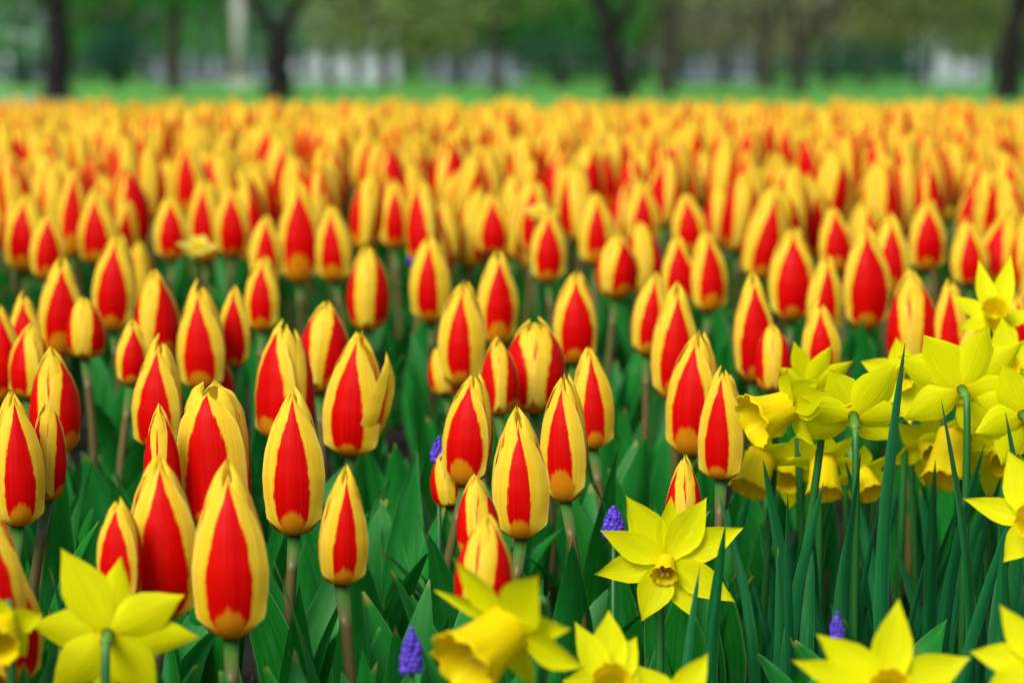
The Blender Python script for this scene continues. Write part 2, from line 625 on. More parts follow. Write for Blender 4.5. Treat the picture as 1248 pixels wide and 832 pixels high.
# ------------------------------------------------------------------ hand-placed tulips
# (x, top, bottom, width, lean deg, yaw deg (red panel turned to the right), style, label[, distance])
T = [
    (281, 568, 775, 95, 0, 2, 0, "large upright tulip just above the bottom edge, broad red panel and grey-green stem"),
    (200, 555, 752, 92, 1, 6, 1, "large tulip directly behind the lower daffodil facing away, tip bent yellow"),
    (262, 474, 640, 92, 0, -4, 3, "squat broad tulip with a rounded pale yellow top"),
    (358, 478, 652, 78, 0, 3, 1, "tall tulip on a long brown stem, separate yellow tip behind its red panel"),
    (417, 567, 712, 60, 1, 6, 6, "slim almost fully red tulip with thin yellow rim on a bare brown stem"),
    (194, 412, 545, 62, 3, -4, 2, "slender tulip standing behind the squat round-topped one, tip split in two"),
    (196, 498, 640, 46, 0, 55, 0, "narrow bud half hidden beside the squat round-topped tulip"),
    (433, 402, 552, 74, 3, -6, 4, "tulip with one yellow petal splayed out sideways"),
    (349, 393, 535, 72, 3, -38, 7, "tulip with white-tipped streaked petals above the tall long-stemmed one"),
    (393, 370, 478, 62, 5, 52, 1, "tulip tucked between the streaked one and the splayed one, yellow shoulder up"),
    (21, 478, 640, 66, 0, 18, 1, "tulip cut by the frame edge showing a yellow seam and wide red stripe"),
    (65, 428, 555, 62, 0, 58, 0, "dome-shaped tulip with two red stripes parted by a straight yellow band"),
    (58, 490, 610, 44, 2, 66, 5, "half-hidden opened tulip showing an inner yellow petal and a red sliver"),
    (-12, 620, 790, 86, 0, 22, 0, "tulip half out of frame above the blurred trumpet at the edge"),
    (146, 606, 735, 56, -2, -20, 7, "shaded tulip peeping between the big tulip and the daffodil facing away"),
    (14, 690, 835, 66, 0, 30, 1, "orange-based tulip low in the corner behind blurred yellow daffodil petals", 1.42),
    (571, 455, 592, 62, 3, -14, 0, "tulip with red panel turned aside and wide yellow flank, blue speck beside it"),
    (635, 503, 656, 72, 0, -2, 6, "round-shouldered tulip with three red stripes in sharp focus at the centre"),
    (687, 458, 612, 60, -2, -10, 0, "tall red-panelled tulip touching the three-striped one"),
    (722, 425, 548, 52, -1, 6, 1, "neat pointed tulip at the end of the central cluster, beside dark leaves"),
    (651, 390, 505, 74, 0, 60, 5, "tulip with open V-shaped yellow tip between two red stripes"),
    (588, 626, 748, 72, 1, 44, 6, "yellow-striped tulip rising right above the blurred front daffodil"),
    (582, 585, 690, 54, 0, 60, 6, "pointed tip showing behind the yellow-striped tulip over the front daffodil"),
    (845, 405, 556, 66, 2, -14, 0, "prominent tulip with broad yellow flank standing beside the daffodil cluster"),
    (881, 448, 582, 58, 2, -16, 7, "tulip pressed between the prominent one and the nodding daffodils"),
    (832, 558, 690, 48, 0, 62, 2, "low tulip hidden beneath the prominent one, red sliver above star daffodil", 1.72),
    (562, 345, 472, 60, 0, 0, 0, "large clear tulip above the central cluster, symmetric red panel"),
    (605, 308, 422, 50, 1, 6, 2, "tulip standing close behind the symmetric red-panelled one, narrow yellow peak"),
    (700, 332, 444, 54, 0, 4, 0, "pear-shaped tulip alone against green leaves above the centre"),
    (524, 287, 393, 52, -2, -8, 7, "tulip with pale yellow inner petal spreading toward its neighbour"),
    (448, 302, 402, 52, 0, 60, 1, "tulip split by a central yellow seam standing over green leaves"),
    (822, 348, 487, 58, 3, 0, 0, "long leaning tulip in front of its paired neighbour, above the prominent one"),
    (793, 333, 432, 46, 6, 4, 1, "leaning tulip, back one of the close pair"),
    (917, 335, 465, 50, 0, 0, 0, "tall narrow tulip over the curled yellow daffodil trumpet"),
    (942, 394, 476, 46, 2, 56, 1, "short tulip with yellow centre stripe crowding the tall narrow one"),
    (1000, 368, 455, 48, 0, 0, 2, "tulip rising behind the daffodil seen from its back, yellow flecked tip"),
    (863, 282, 380, 46, 0, 10, 1, "soft tulip with yellow flank standing before the packed far rows"),
    (965, 278, 392, 58, 0, 0, 0, "wide egg-shaped tulip standing above a gap of green leaves"),
    (1056, 280, 403, 58, 0, 0, 1, "wide egg-shaped tulip whose narrow stem rises behind the tall blade leaf"),
    (1004, 312, 410, 44, 2, 4, 2, "tulip squeezed between the two wide egg-shaped ones"),
    (1112, 333, 462, 64, 0, 48, 0, "large two-striped tulip behind the biggest daffodil on the clump"),
    (1160, 342, 455, 46, 0, -12, 7, "tulip between the two-striped one and the high small daffodil"),
    (1192, 380, 470, 50, 8, -5, 1, "leaning red tulip behind big daffodil petals"),
    (1232, 356, 450, 50, 4, 10, 0, "tulip crossed by the high small daffodil at the frame edge"),
    (140, 285, 403, 54, 2, 0, 0, "clear tulip with dark stem visible below it, over bluish leaves"),
    (75, 315, 434, 54, 2, 6, 2, "tulip with yellow shoulder, beside the clear dark-stemmed one"),
    (246, 345, 474, 60, -1, 0, 2, "broad tulip with spread yellow shoulders at the head of the left cluster"),
    (188, 333, 450, 54, -1, 46, 1, "tulip with two slanting red stripes behind the slender split-tipped one"),
    (160, 392, 470, 40, 3, 10, 0, "small low tulip below the slant-striped one"),
    (287, 350, 447, 40, 0, 0, 1, "small dark red tulip flanking the broad spread-shouldered one"),
    (319, 313, 404, 44, 0, 0, 0, "small tulip on its own above the streaked cluster"),
    (364, 222, 346, 52, 0, 0, 0, "tall pale-edged tulip reaching into the far rows"),
    (408, 250, 342, 46, -1, -6, 1, "orange-edged tulip pressed against the tall pale-edged one"),
    (324, 264, 345, 42, 0, 10, 1, "tulip behind the small lone one, yellow peak on one side"),
    (481, 222, 304, 40, 0, 2, 0, "small tulip above the gap with a faint blue flower"),
    (601, 235, 310, 42, 0, 2, 2, "pale-cupped tulip above the narrow-peaked pair at the centre"),
    (668, 256, 345, 44, 0, 0, 0, "red-panelled tulip under a pale flat yellow blossom"),
    (727, 235, 322, 46, 2, 4, 1, "tulip slanting upward beside the one under the pale blossom"),
    (750, 286, 364, 50, 0, 30, 2, "broad orange-based tulip low among the far rows over green"),
    (785, 270, 360, 44, -2, 62, 1, "mostly yellow tulip touching the broad orange-based one"),
    (826, 288, 372, 40, 0, 0, 0, "deep red tulip tip between yellow neighbours above the leaning pair"),
    (32, 235, 332, 52, 0, -4, 0, "broad tulip near the frame edge above a green gap"),
    (57, 262, 342, 44, 1, 10, 1, "narrow tulip crowded against the broad edge one above the green gap"),
    (119, 230, 322, 48, 0, 0, 2, "blurred tall-striped tulip over the clear dark-stemmed one"),
    (208, 240, 318, 44, -1, 4, 0, "blurred tulip above the slant-striped one"),
    (284, 228, 312, 44, 0, 2, 1, "blurred yellow-sided tulip above a bright fallen yellow blossom"),
    (1128, 243, 330, 46, 0, 0, 0, "blurred tulip above the large two-striped one"),
    (1182, 268, 348, 46, 0, 6, 2, "blurred tulip topped with pale yellow over the high small daffodil"),
    (1018, 253, 332, 42, 0, 0, 1, "blurred slim tulip directly between the two wide egg-shaped ones"),
    (782, 222, 300, 42, 0, 2, 0, "blurred slim tulip above the deep red tip"),
    (840, 236, 310, 44, -2, -4, 1, "blurred tulip with a small red diamond above soft yellow"),
    (29, 358, 442, 40, 0, 4, 2, "deep red tulip peak close to the frame edge"),
    (-2, 372, 492, 56, 0, 30, 0, "tulip cut off by the frame edge, red and yellow halves"),
    (36, 394, 485, 50, 3, -30, 1, "tulip with yellow flank in front of the deep red peak"),
    (608, 412, 505, 46, 0, 62, 0, "mostly yellow tulip half hidden behind the V-tipped one"),
    (104, 362, 436, 48, 2, 60, 1, "orange-bottomed tulip hidden behind the yellow-shouldered one"),
    (388, 640, 712, 36, 6, 62, 0, "small orange tulip base peeking between the long-stemmed and slim red ones", 2.0),
    (545, 548, 612, 46, -8, 62, 4, "ochre tulip petal curling out beneath the tulip with the blue speck", 1.85),
    (540, 420, 480, 40, -6, 60, 2, "small yellow tulip under the symmetric red-panelled one", 2.35),
    (262, 430, 500, 44, 4, 60, 0, "tulip base showing beneath the broad spread-shouldered one", 2.25),
]
GROUP = "red and yellow tulips planted across the bed"
placed = []      # (x, d, screen x, screen y, half width px)
for k, t in enumerate(T):
    px, top, bot, wid, lean, yaw, style, label = t[:8]
    d = t[8] if len(t) > 8 else d_of_row((top + bot) / 2)
    rg = random.Random(1000 + k)
    hb, ht = P(px, bot, d), P(px, top, d)
    Hm = (ht.z - hb.z) * 1.0
    Rm = wid / 2 / FPX * d
    g = ground(d) - .003
    L = max(hb.z - g, .10)
    lean_r = R(lean)
    up = Euler((0, lean_r, 0)).to_matrix() @ Vector((0, 0, 1))
    mid = (hb + ht) / 2
    base = mid - up * (L + Hm / 2)
    base.z = g
    make_tulip(base, L, Rm, Hm, lean_r, rg.uniform(-.03, .03), R(yaw), style, 5 if bot > 540 else 4, label, True, rg, GROUP)
    placed.append((mid.x, d, px, (top + bot) / 2, wid / 2, base.x))

# ------------------------------------------------------------------ rows of tulips further back
ORD = "first second third fourth fifth sixth seventh eighth ninth tenth eleventh twelfth thirteenth fourteenth fifteenth sixteenth seventeenth eighteenth nineteenth twentieth".split()
TENS = {20: "twenty", 30: "thirty", 40: "forty", 50: "fifty"}


def ordinal(n):
    if n <= 20:
        return ORD[n - 1]
    t, u = n // 10 * 10, n % 10
    return TENS[t] + "-" + ORD[u - 1] if u else TENS[t][:-1] + "ieth"


rows = []
d = 2.62
ri = 0
while d < 7.1:
    half = .18 * d + .10
    n = int(2 * half / (.068 if d < 4.6 else .058))
    row = []
    for i in range(n):
        x = -half + (i + .5 + (.5 if ri % 2 else 0)) * 2 * half / n + rnd.uniform(-.034, .034)
        dd = d + rnd.uniform(-.043, .043)
        z = CAMZ - drop(dd) + max(-.03, min(.022, rnd.gauss(0, .016 if dd < 4.4 else .011)))
        px = 624 + FPX * x / dd
        py = PY(z, dd)
        bad = False
        for (hx, hd, hpx, hpy, hw, _) in placed:
            if (hx - x) ** 2 + (hd - dd) ** 2 < .05 ** 2:
                bad = True
            if dd < hd - .0 and abs(hpx - px) < hw + 16 and abs(hpy - py) < 85:
                bad = True
            if dd >= hd and abs(hpx - px) < hw * .7 and abs(hpy - py) < 35:
                bad = True
        if dd < 3.0 and py > 300 and rnd.random() < .35:
            bad = True
        if not bad:
            row.append((px, x, dd, z))
    row.sort()
    rows.append(row)
    d += .080
    ri += 1

HAND = len(T)
budget = 300 - HAND
stuff = []
rn = 0
for row in rows:
    vis = [q for q in row if -18 < q[0] < 1266]
    if vis and len(vis) <= budget:
        budget -= len(vis)
        rn += 1
        for i, (px, x, dd, z) in enumerate(vis):
            rg = random.Random(int(x * 1e5) + 7)
            yaw = rg.uniform(-62, 62)
            sty = rg.choice((0, 1, 2, 0, 1, 7, 6, 5, 2, 3)) if rg.random() > .04 else 4
            look = "red-faced" if abs(yaw) < 22 else ("yellow-seamed" if abs(yaw) > 42 else "half-turned")
            size = rg.uniform(.84, 1.16)
            lean, fw = rg.gauss(0, .09), rg.gauss(0, .07)
            Hm, Rm = .086 * size,   .0200 * size * rg.uniform(.84, 1.14)
            g = ground(dd) - .003
            L = z - Hm / 2 - g
            lab = f"{look} soft tulip, {ordinal(i + 1)} from left in {ordinal(rn)} blurred row behind the sharp ones"
            make_tulip(Vector((x - L * lean, dd + L * fw, g)), L, Rm, Hm, lean, fw, R(yaw), sty, 3 if rn <= 4 else 2, lab, rn <= 4, rg, GROUP)
        stuff += [q for q in row if q not in vis]
    else:
        budget = min(budget, 0) if vis else budget
        stuff += row

# the field goes on beside the frame and under the camera's lower edge
d = 1.15
while d < 7.1:
    half = .18 * d + .10
    for s in (-1, 1):
        x = half + .05
        while x < half + .75:
            stuff.append((0, s * (x + rnd.uniform(-.02, .02)), d + rnd.uniform(-.03, .03), CAMZ - drop(d) + rnd.gauss(0, .012)))
            x += .085
    d += .09

V, F, U, FM = [], [], [], []


def add_geo(g, mtx, mi, fm=None):
    o = len(V)
    V.extend([mtx @ v for v in g[0]])
    U.extend(g[2])
    F.extend([tuple(a + o for a in q) for q in g[1]])
    FM.extend(fm if fm else [mi] * len(g[1]))


STEMG = tube_geo([Vector((0, 0, 0)), Vector((0, 0, .5)), Vector((0, 0, 1))], [.004, .0036, .0036], 6)
LOWLEAF = []
for k in range(4):
    rg = random.Random(90 + k)
    LOWLEAF.append(leaf_geo(rg.uniform(.16, .21), rg.uniform(.014, .022), rg.uniform(.3, .8), 1.0, rg.uniform(-.6, .6), rg, nu=5, nv=8))
for (px, x, dd, z) in stuff:
    rg = random.Random(int(x * 1e5 + dd * 1e3) + 3)
    size = rg.uniform(.84, 1.16)
    Hm, Rm = .086 * size, .0200 * size * rg.uniform(.9, 1.12)
    g = ground(dd) - .003
    L = z - Hm / 2 - g
    base = Matrix.Translation((x, dd, g)) @ Euler((rg.gauss(0, .05), rg.gauss(0, .05), 0)).to_matrix().to_4x4()
    hv = HEADS[rg.randrange(4)]
    rg_far = rg.random() < .3
    add_geo((hv[0], hv[1], hv[2]), base @ Matrix.Translation((0, 0, L)) @ Matrix.Rotation(rg.uniform(-1.05, 1.05), 4, 'Z') @ Matrix.Diagonal((Rm, Rm, Hm, 1)), 0, [q + (4 if rg_far else 0) for q in hv[3]])
    add_geo(STEMG, base @ Matrix.Diagonal((1, 1, L, 1)), 2)
    for q in range(2):
        add_geo(LOWLEAF[rg.randrange(4)], base @ Matrix.Rotation(rg.uniform(0, 6.28), 4, 'Z'), 3)
o = link("tulip_field", mesh_from("tulip_field", V, F, None, U, mats=[M_OUT[0], M_IN, M_STEM, M_LEAF] + M_FAR, fmat=FM))
tag(o, "blurred mass of red and yellow tulips filling the bed up to the lawn", "tulips", kind="stuff")

# ------------------------------------------------------------------ flowerless leafy plants between the front tulips
LP = [
    (470, 850, "flowerless leaf tuft rising between the slim red tulip and the blurred front daffodil"),
    (505, 720, "leaf tuft filling the dark gap above the low blue flower spike"),
    (110, 650, "leaf tuft with a curled edge between the frame-cut tulip and the shaded one"),
    (330, 800, "leaf tuft beneath the tall long-stemmed tulip"),
    (395, 830, "leaf tuft at the foot of the slim red tulip's brown stem"),
    (775, 640, "leaf tuft in the green gap between central tulips and the prominent one"),
    (770, 560, "leaf tuft with curved blades behind the gap beside the neat pointed tulip"),
    (500, 600, "leaf tuft in the green gap beside the tulip with the blue speck"),
    (490, 520, "leaf tuft behind the splayed-petal tulip"),
    (140, 540, "leaf tuft in the gap between dome-shaped and slender tulips"),
    (930, 800, "dark leaf tuft between star-shaped daffodil and lower blurred one"),
    (1010, 720, "dark leaf tuft under the nodding trumpet daffodil"),
    (1200, 760, "dark leaf tuft under the daffodil at the frame edge"),
    (1090, 700, "dark leaf tuft behind the tall blade leaf"),
    (640, 720, "leaf tuft beneath the three-striped tulip"),
    (240, 830, "leaf tuft under the large upright tulip"),
    (1150, 820, "dark leaf tuft behind the pair of blurred corner daffodils"),
    (560, 690, "leaf tuft beside the yellow-striped tulip"),
    (440, 640, "leaf tuft behind the slim red tulip"),
    (70, 720, "leaf tuft behind the daffodil facing away"),
]
for k, (px, py, label) in enumerate(LP):
    rg = random.Random(500 + k)
    d = d_of_row(py - 110) if py - 110 < 720 else 1.45
    g = ground(d) - .003
    x = (px - 624) / FPX * d
    root = link("leaf_tuft", None, loc=(x, d, g))
    tag(root, label, "plant", "flowerless leaf tufts between the tulips")
    for q in range(5):
        s = rg.uniform(.75, 1.02)
        link("leaf", LEAVES[rg.randrange(8)], root, (rg.uniform(-.012, .012), rg.uniform(-.012, .012), -.004), (0, 0, q * 1.257 + rg.uniform(-.5, .5)), (s * rg.uniform(.9, 1.3), s, s))

# ------------------------------------------------------------------ daffodils
def tepal_geo(ang, L, W, X, Y, Fd, cup, rg, off=0.0, curl=0.0, nu=9, nv=13, fold=.25):
    V, U = [], []
    dirv = X * math.cos(ang) + Y * math.sin(ang)
    side = Fd.cross(dirv)
    wt = [(0, .28), (.12, .48), (.28, .84), (.44, 1.0), (.58, .90), (.74, .60), (.87, .31), (.95, .11), (1, .01)]
    wv = rg.uniform(0, 6)
    lw = rg.uniform(-.06, .06)
    for j in range(nv):
        t = j / (nv - 1)
        (w,) = lerp_tab(wt, t)
        w *= W * .86
        h = off + cup * L * t ** 1.6 + curl * L * max(0, t - .55) ** 2
        for i in range(nu):
            u = -1 + 2 * i / (nu - 1)
            p = dirv * (L * t * (1 - .02 * u * u)) + side * (u * w + lw * L * t * t) + Fd * (h + fold * w * u * u + .05 * W * math.sin(wv + t * 6 + 2 * u) * abs(u))
            V.append(p)
            U.append((i / (nu - 1), t))
    return V, grid_faces(nu, nv), U


def corona_geo(Cn, X, Y, Fd, L, r0, r1, rg, n=36, m=9):
    V, U, F = [], [], []
    ph = rg.uniform(0, 6)
    for wall in (0, 1):
        for j in range(m):
            t = j / (m - 1)
            for i in range(n):
                a = 2 * math.pi * i / n
                r = r0 + (r1 - r0) * (.55 * t + .45 * t ** 4)
                fr = t ** 5
                r += r1 * fr * (.07 * math.sin(9 * a + ph) + .05 * math.sin(14 * a + 2 * ph))
                z = L * t + r1 * fr * .06 * math.sin(11 * a + ph)
                if wall:
                    r -= .0005
                V.append(Cn + (X * math.cos(a) + Y * math.sin(a)) * r + Fd * z)
                U.append((i / n, .15 + .85 * t))
    for wall in (0, 1):
        o = wall * n * m
        for j in range(m - 1):
            for i in range(n):
                a, b = o + j * n + i, o + j * n + (i + 1) % n
                F.append((a, b, b + n, a + n) if not wall else (a, a + n, b + n, b))
    o1, o2 = (m - 1) * n, n * m + (m - 1) * n
    for i in range(n):
        F.append((o1 + i, o1 + (i + 1) % n, o2 + (i + 1) % n, o2 + i))
    return V, F, U


DL = [(0, .85), (.2, .95), (.5, 1.0), (.75, .88), (.9, .6), (.97, .32), (1, .05)]


def daffodil(px, py, d, face, tepals, label, corona=(.5, .16, .22), cup=.05, leaves=(), stamens=0, stemx=0.0, scale=1.0, curl=0.0, seed=0, spathe=False, nextra=0, cdir=None, tmat=None):
    """tepals: (angle deg in the picture, length px, half width px[, curl])."""
    rg = random.Random(2000 + seed)
    C = P(px, py, d)
    Fd = Vector(face).normalized()
    Xa = Vector((1, 0, 0))
    Xa = (Xa - Fd * Xa.dot(Fd)).normalized()
    Ya = Fd.cross(Xa)
    if Ya.z < 0:
        Ya = -Ya
    g = ground(d) - .003
    base = Vector((C.x + stemx, C.y + (.02 if Fd.y < 0 else -.015), g))
    root = link("daffodil", None, loc=base)
    tag(root, label, "daffodil", "yellow daffodils among the tulips")
    m = d / FPX
    rel = C - base
    Lm = max(t[1] for t in tepals) * m
    for k, t in enumerate(tepals):
        ang, L, W = t[:3]
        # undo the foreshortening of the picture direction
        a = R(ang)
        want = Vector((math.cos(a), math.sin(a)))
        mx = Vector((Xa.x, Xa.z))
        my = Vector((Ya.x, Ya.z))
        det = mx.x * my.y - mx.y * my.x
        if abs(det) > .25:
            p = (want.x * my.y - want.y * my.x) / det
            q = (mx.x * want.y - mx.y * want.x) / det
            fa = math.atan2(q, p)
            st = min(math.hypot(p, q), 1.35)
        else:
            fa, st = a, 1.0
        cl = t[3] if len(t) > 3 else curl
        gg = tepal_geo(fa, L * m * st, W * m, Xa, Ya, Fd, cup + rg.uniform(-.04, .04), rg, off=(.0012 if k % 2 else -.0012), curl=cl)
        link("tepal", mesh_from("daffodil_tepal", [rel + v for v in gg[0]], gg[1], tmat or M_TEP, gg[2]), root)
    cl, r0, r1 = corona
    Cd = Vector(cdir).normalized() if cdir else Fd
    Xc = Xa - Cd * Xa.dot(Cd)
    Xc.normalize()
    cg = corona_geo(rel, Xc, Cd.cross(Xc), Cd, cl * Lm, r0 * Lm, r1 * Lm, rg)
    co = link("corona", mesh_from("daffodil_corona", cg[0], cg[1], M_COR, cg[2]), root)
    for s in range(stamens):
        a = 6.283 * s / stamens
        b0 = rel + (Xa * math.cos(a) + Ya * math.sin(a)) * r0 * Lm * .45
        b1 = b0 + Cd * cl * Lm * .75 + (Xa * math.cos(a) + Ya * math.sin(a)) * r0 * Lm * .2
        gg = tube_geo([b0, b0.lerp(b1, .7), b0.lerp(b1, .72), b0.lerp(b1, .86), b1], [.0005, .0005, .0013, .0014, .0004], 6)
        link("stamen", mesh_from("daffodil_stamen", gg[0], gg[1], M_ANTH, gg[2]), co)
    # ovary and neck behind the flower, then the stem down to the ground
    back = rel - Fd * .013
    gg = tube_geo([rel - Fd * .0005, rel - Fd * .006, rel - Fd * .012, rel - Fd * .017, rel - Fd * .021], [.0036, .0026, .0031, .0032, .0022], 12)
    link("ovary", mesh_from("daffodil_ovary", gg[0], gg[1], M_DSTEM, [(u, .9 + .1 * v) for u, v in gg[2]]), root)
    tip = rel - Fd * .021
    k1 = tip - Fd * .012 + Vector((0, 0, -.006))
    top = Vector((k1.x * .75, k1.y * .9, k1.z - .035))
    pts = []
    cps = [Vector((0, 0, 0)), Vector((0, 0, top.z * .45)), Vector((top.x, top.y, top.z)), k1, tip]
    # Bezier through the control points
    for i in range(19):
        t = i / 18
        q = list(cps)
        while len(q) > 1:
            q = [a.lerp(b, t) for a, b in zip(q, q[1:])]
        pts.append(q[0])
    gg = tube_geo(pts, [.0031 - .0010 * i / 18 for i in range(19)], 10)
    link("stem", mesh_from("daffodil_stem", gg[0], gg[1], M_DSTEM, gg[2]), root)
    if spathe:
        gg = leaf_geo(.030, .0042, .9, 1.1, .3, rg, nu=5, nv=8)
        mt = Matrix.Translation(k1) @ Matrix.Rotation(rg.uniform(0, 6.28), 4, 'Z')
        link("spathe", mesh_from("daffodil_spathe", [mt @ v for v in gg[0]], gg[1], M_SPATHE, gg[2]), root)
    extra = []
    for q in range(nextra):
        ex = px + rg.uniform(-60, 60)
        extra.append((ex, ex + rg.uniform(-45, 45), rg.uniform(py + 60, py + 190), rg.uniform(5, 10), rg.uniform(-.05, .10)))
    leaves = tuple(leaves) + tuple(extra)
    # strap leaves: (foot x px, tip x px, tip y px, half width px, distance offset)
    for (fx, tx, ty, hw, do) in leaves:
        dl = d + do
        tp = P(tx, ty, dl)
        ft = Vector(((fx - 624) * m, dl + .0, ground(dl) - .004))
        V2, U2 = [], []
        nv, nu = 18, 5
        bow = Vector((rg.choice((-1, 1)) * rg.uniform(.004, .016), rg.uniform(-.02, .02), 0))
        tw = rg.uniform(-.5, .5)
        for j in range(nv):
            t = j / (nv - 1)
            c = ft.lerp(tp, t) + bow * math.sin(math.pi * t)
            (w,) = lerp_tab(DL, t)
            w *= hw * m
            for i in range(nu):
                u = -1 + 2 * i / (nu - 1)
                a = tw + .6 * t
                V2.append(c + Vector((u * w * math.cos(a), u * w * math.sin(a) + .28 * w * u * u, 0)) - base)
                U2.append((i / (nu - 1), t))
        link("leaf", mesh_from("daffodil_leaf", V2, grid_faces(nu, nv), M_DLEAF, U2), root)
    return root


daffodil(131, 772, 1.36, (-.10, .96, .02),
         [(114, 122, 36), (80, 98, 24), (27, 106, 34), (-7, 116, 30), (-52, 105, 34), (-95, 85, 30), (-133, 104, 34), (173, 98, 30)],
         "blurred starry daffodil seen from behind, green stalk at its centre, below the big tulips", corona=(.30, .14, .2), cup=.06, stemx=.0,
         leaves=((90, 60, 690, 7, .12),), seed=1, spathe=False)
daffodil(622, 762, 1.30, (-.66, -.60, -.46),
         [(128, 110, 34), (62, 112, 38), (163, 98, 20), (-14, 100, 36), (18, 92, 24), (-70, 95, 34)],
         "blurred daffodil at the bottom centre, big trumpet pointing down sideways", corona=(.80, .27, .44), cup=.04, leaves=((650, 660, 790, 7, .05),), stamens=6, seed=2)
daffodil(812, 682, 1.60, (.05, -.96, .06),
         [(121, 96, 27), (56, 92, 27), (22, 104, 25, .1), (-30, 100, 24), (-62, 82, 22), (-112, 82, 27), (190, 92, 24), (158, 92, 22), (86, 80, 18)],
         "sharp star-shaped daffodil facing the viewer, orange centre and visible stamens", corona=(.26, .10, .17), cup=.12, leaves=((870, 853, 690, 6, -.06), (915, 884, 640, 10, -.05), (800, 790, 800, 8, .08)), stamens=6, stemx=-.002, seed=3, cdir=(-.12, -.78, -.60))
daffodil(742, 838, 1.38, (.05, -.75, .30),
         [(92, 92, 30), (118, 88, 22), (62, 70, 24), (170, 60, 24), (20, 60, 24), (-70, 70, 26)],
         "half-hidden daffodil on the bottom edge beside the big trumpet, petals pointing up", corona=(.45, .2, .28), leaves=((765, 770, 800, 8, .06),), seed=4)
daffodil(818, 868, 1.34, (.15, -.85, .35),
         [(57, 84, 24), (128, 70, 26), (150, 75, 20), (10, 60, 22), (-80, 60, 24), (200, 60, 22)],
         "low daffodil on the bottom edge showing only two blurred petals", corona=(.4, .18, .26), seed=5)
daffodil(1082, 845, 1.30, (-.05, -.90, .30),
         [(139, 112, 30), (85, 112, 31), (25, 112, 32), (165, 126, 24), (-40, 90, 30), (-120, 90, 30)],
         "blurred daffodil spreading four broad petals along the bottom edge", corona=(.35, .16, .22), cup=.12, leaves=((1130, 1120, 820, 8, .1),), seed=6)
daffodil(1268, 812, 1.30, (-.2, -.85, .3),
         [(168, 86, 24), (122, 84, 22), (80, 80, 26), (210, 80, 26), (20, 80, 26), (-60, 80, 26)],
         "blurred daffodil in the lower corner with petals entering the frame", corona=(.35, .16, .22), seed=7)
daffodil(1266, 636, 1.52, (-.35, -.85, .2),
         [(166, 90, 19, .2), (112, 92, 30), (228, 66, 24), (80, 85, 28), (10, 80, 26), (-60, 80, 26)],
         "sharp daffodil on the frame edge below the clump, one petal curled to a point", corona=(.4, .18, .26), leaves=((1225, 1222, 660, 11, .05), (1180, 1262, 560, 9, .12)), seed=8, nextra=5)
daffodil(4, 762, 1.31, (.05, -.85, -.30),
         [(15, 52, 22), (100, 48, 22), (150, 60, 24), (200, 60, 24), (-60, 50, 22), (-100, 50, 20)],
         "blurred nodding daffodil with orange-yellow trumpet on the frame edge", corona=(.9, .3, .42), seed=9)
daffodil(1040, 506, 1.75, (.05, .93, .28),
         [(52, 84, 30), (122, 66, 27), (170, 78, 22), (205, 78, 25), (4, 64, 24), (-35, 62, 24)],
         "daffodil turned away showing its pale back, stalk rising straight before it", corona=(.35, .18, .25), cup=.03,
         leaves=((1095, 1103, 418, 10, -.06), (1062, 1050, 548, 9, -.03), (1090, 1030, 560, 8, .05), (1050, 1075, 600, 12, .08)), seed=10, nextra=5)
daffodil(1172, 474, 1.80, (.02, .95, .12),
         [(124, 84, 34), (150, 88, 30), (68, 88, 28), (35, 94, 26), (-5, 90, 27), (-50, 92, 38), (207, 82, 27)],
         "biggest daffodil on the clump, broad petals spreading before red tulips", corona=(.35, .2, .28), cup=.02,
         leaves=((1142, 1147, 486, 8, -.09), (1150, 1200, 540, 12, -.05), (1165, 1140, 560, 14, .03), (1200, 1240, 545, 10, .06)), seed=11, nextra=5)
daffodil(962, 494, 1.76, (-.80, -.35, -.30),
         [(62, 74, 21), (38, 88, 22), (15, 66, 20), (90, 50, 20), (-60, 60, 22), (-100, 58, 20)],
         "side-on daffodil with frilled trumpet pointing at the prominent tulip", corona=(.62, .22, .40), cup=.02, leaves=((960, 930, 560, 9, .03), (985, 960, 600, 9, -.04)), seed=12, nextra=5)
daffodil(1003, 556, 1.86, (-.02, -.55, -.80),
         [(-20, 52, 18), (-95, 62, 20), (-160, 52, 18), (40, 44, 18), (90, 36, 18), (140, 44, 18)],
         "nodding daffodil showing the round dark mouth of its trumpet", corona=(.85, .26, .36), cup=-.06, leaves=((1010, 1018, 600, 10, .05), (975, 985, 600, 9, -.02)), seed=13, nextra=5)
daffodil(930, 552, 1.90, (-.35, -.45, -.75),
         [(-25, 50, 20), (-95, 66, 22), (-150, 50, 20), (40, 44, 18), (100, 36, 18), (-60, 64, 16)],
         "shaded golden daffodil drooping below the side-on one", corona=(.8, .28, .38), cup=-.05, leaves=((905, 915, 600, 9, .04),), seed=14, nextra=5)
daffodil(1212, 392, 2.05, (-.1, -.7, .6),
         [(64, 78, 16), (104, 66, 15), (150, 56, 15), (195, 46, 15), (10, 50, 16), (-60, 44, 16)],
         "high small daffodil with narrow upright petals on the frame edge", corona=(.4, .16, .22), cup=.15, seed=15)
daffodil(1246, 505, 1.74, (-.1, .85, .1),
         [(115, 70, 26), (160, 62, 24), (200, 62, 26), (250, 70, 28), (60, 66, 26), (-10, 70, 26)],
         "daffodil beside the biggest one, cut by the frame edge", corona=(.35, .18, .25), leaves=((1240, 1225, 500, 9, -.06),), seed=16, nextra=5)
daffodil(1048, 574, 1.90, (.25, -.6, -.55),
         [(-30, 48, 18), (-90, 50, 18), (-150, 44, 16), (30, 42, 16), (90, 34, 16), (150, 36, 16)],
         "small drooping daffodil behind the straight stalk, beside the dark-mouthed trumpet", corona=(.75, .26, .34), cup=-.05, seed=17, nextra=5)
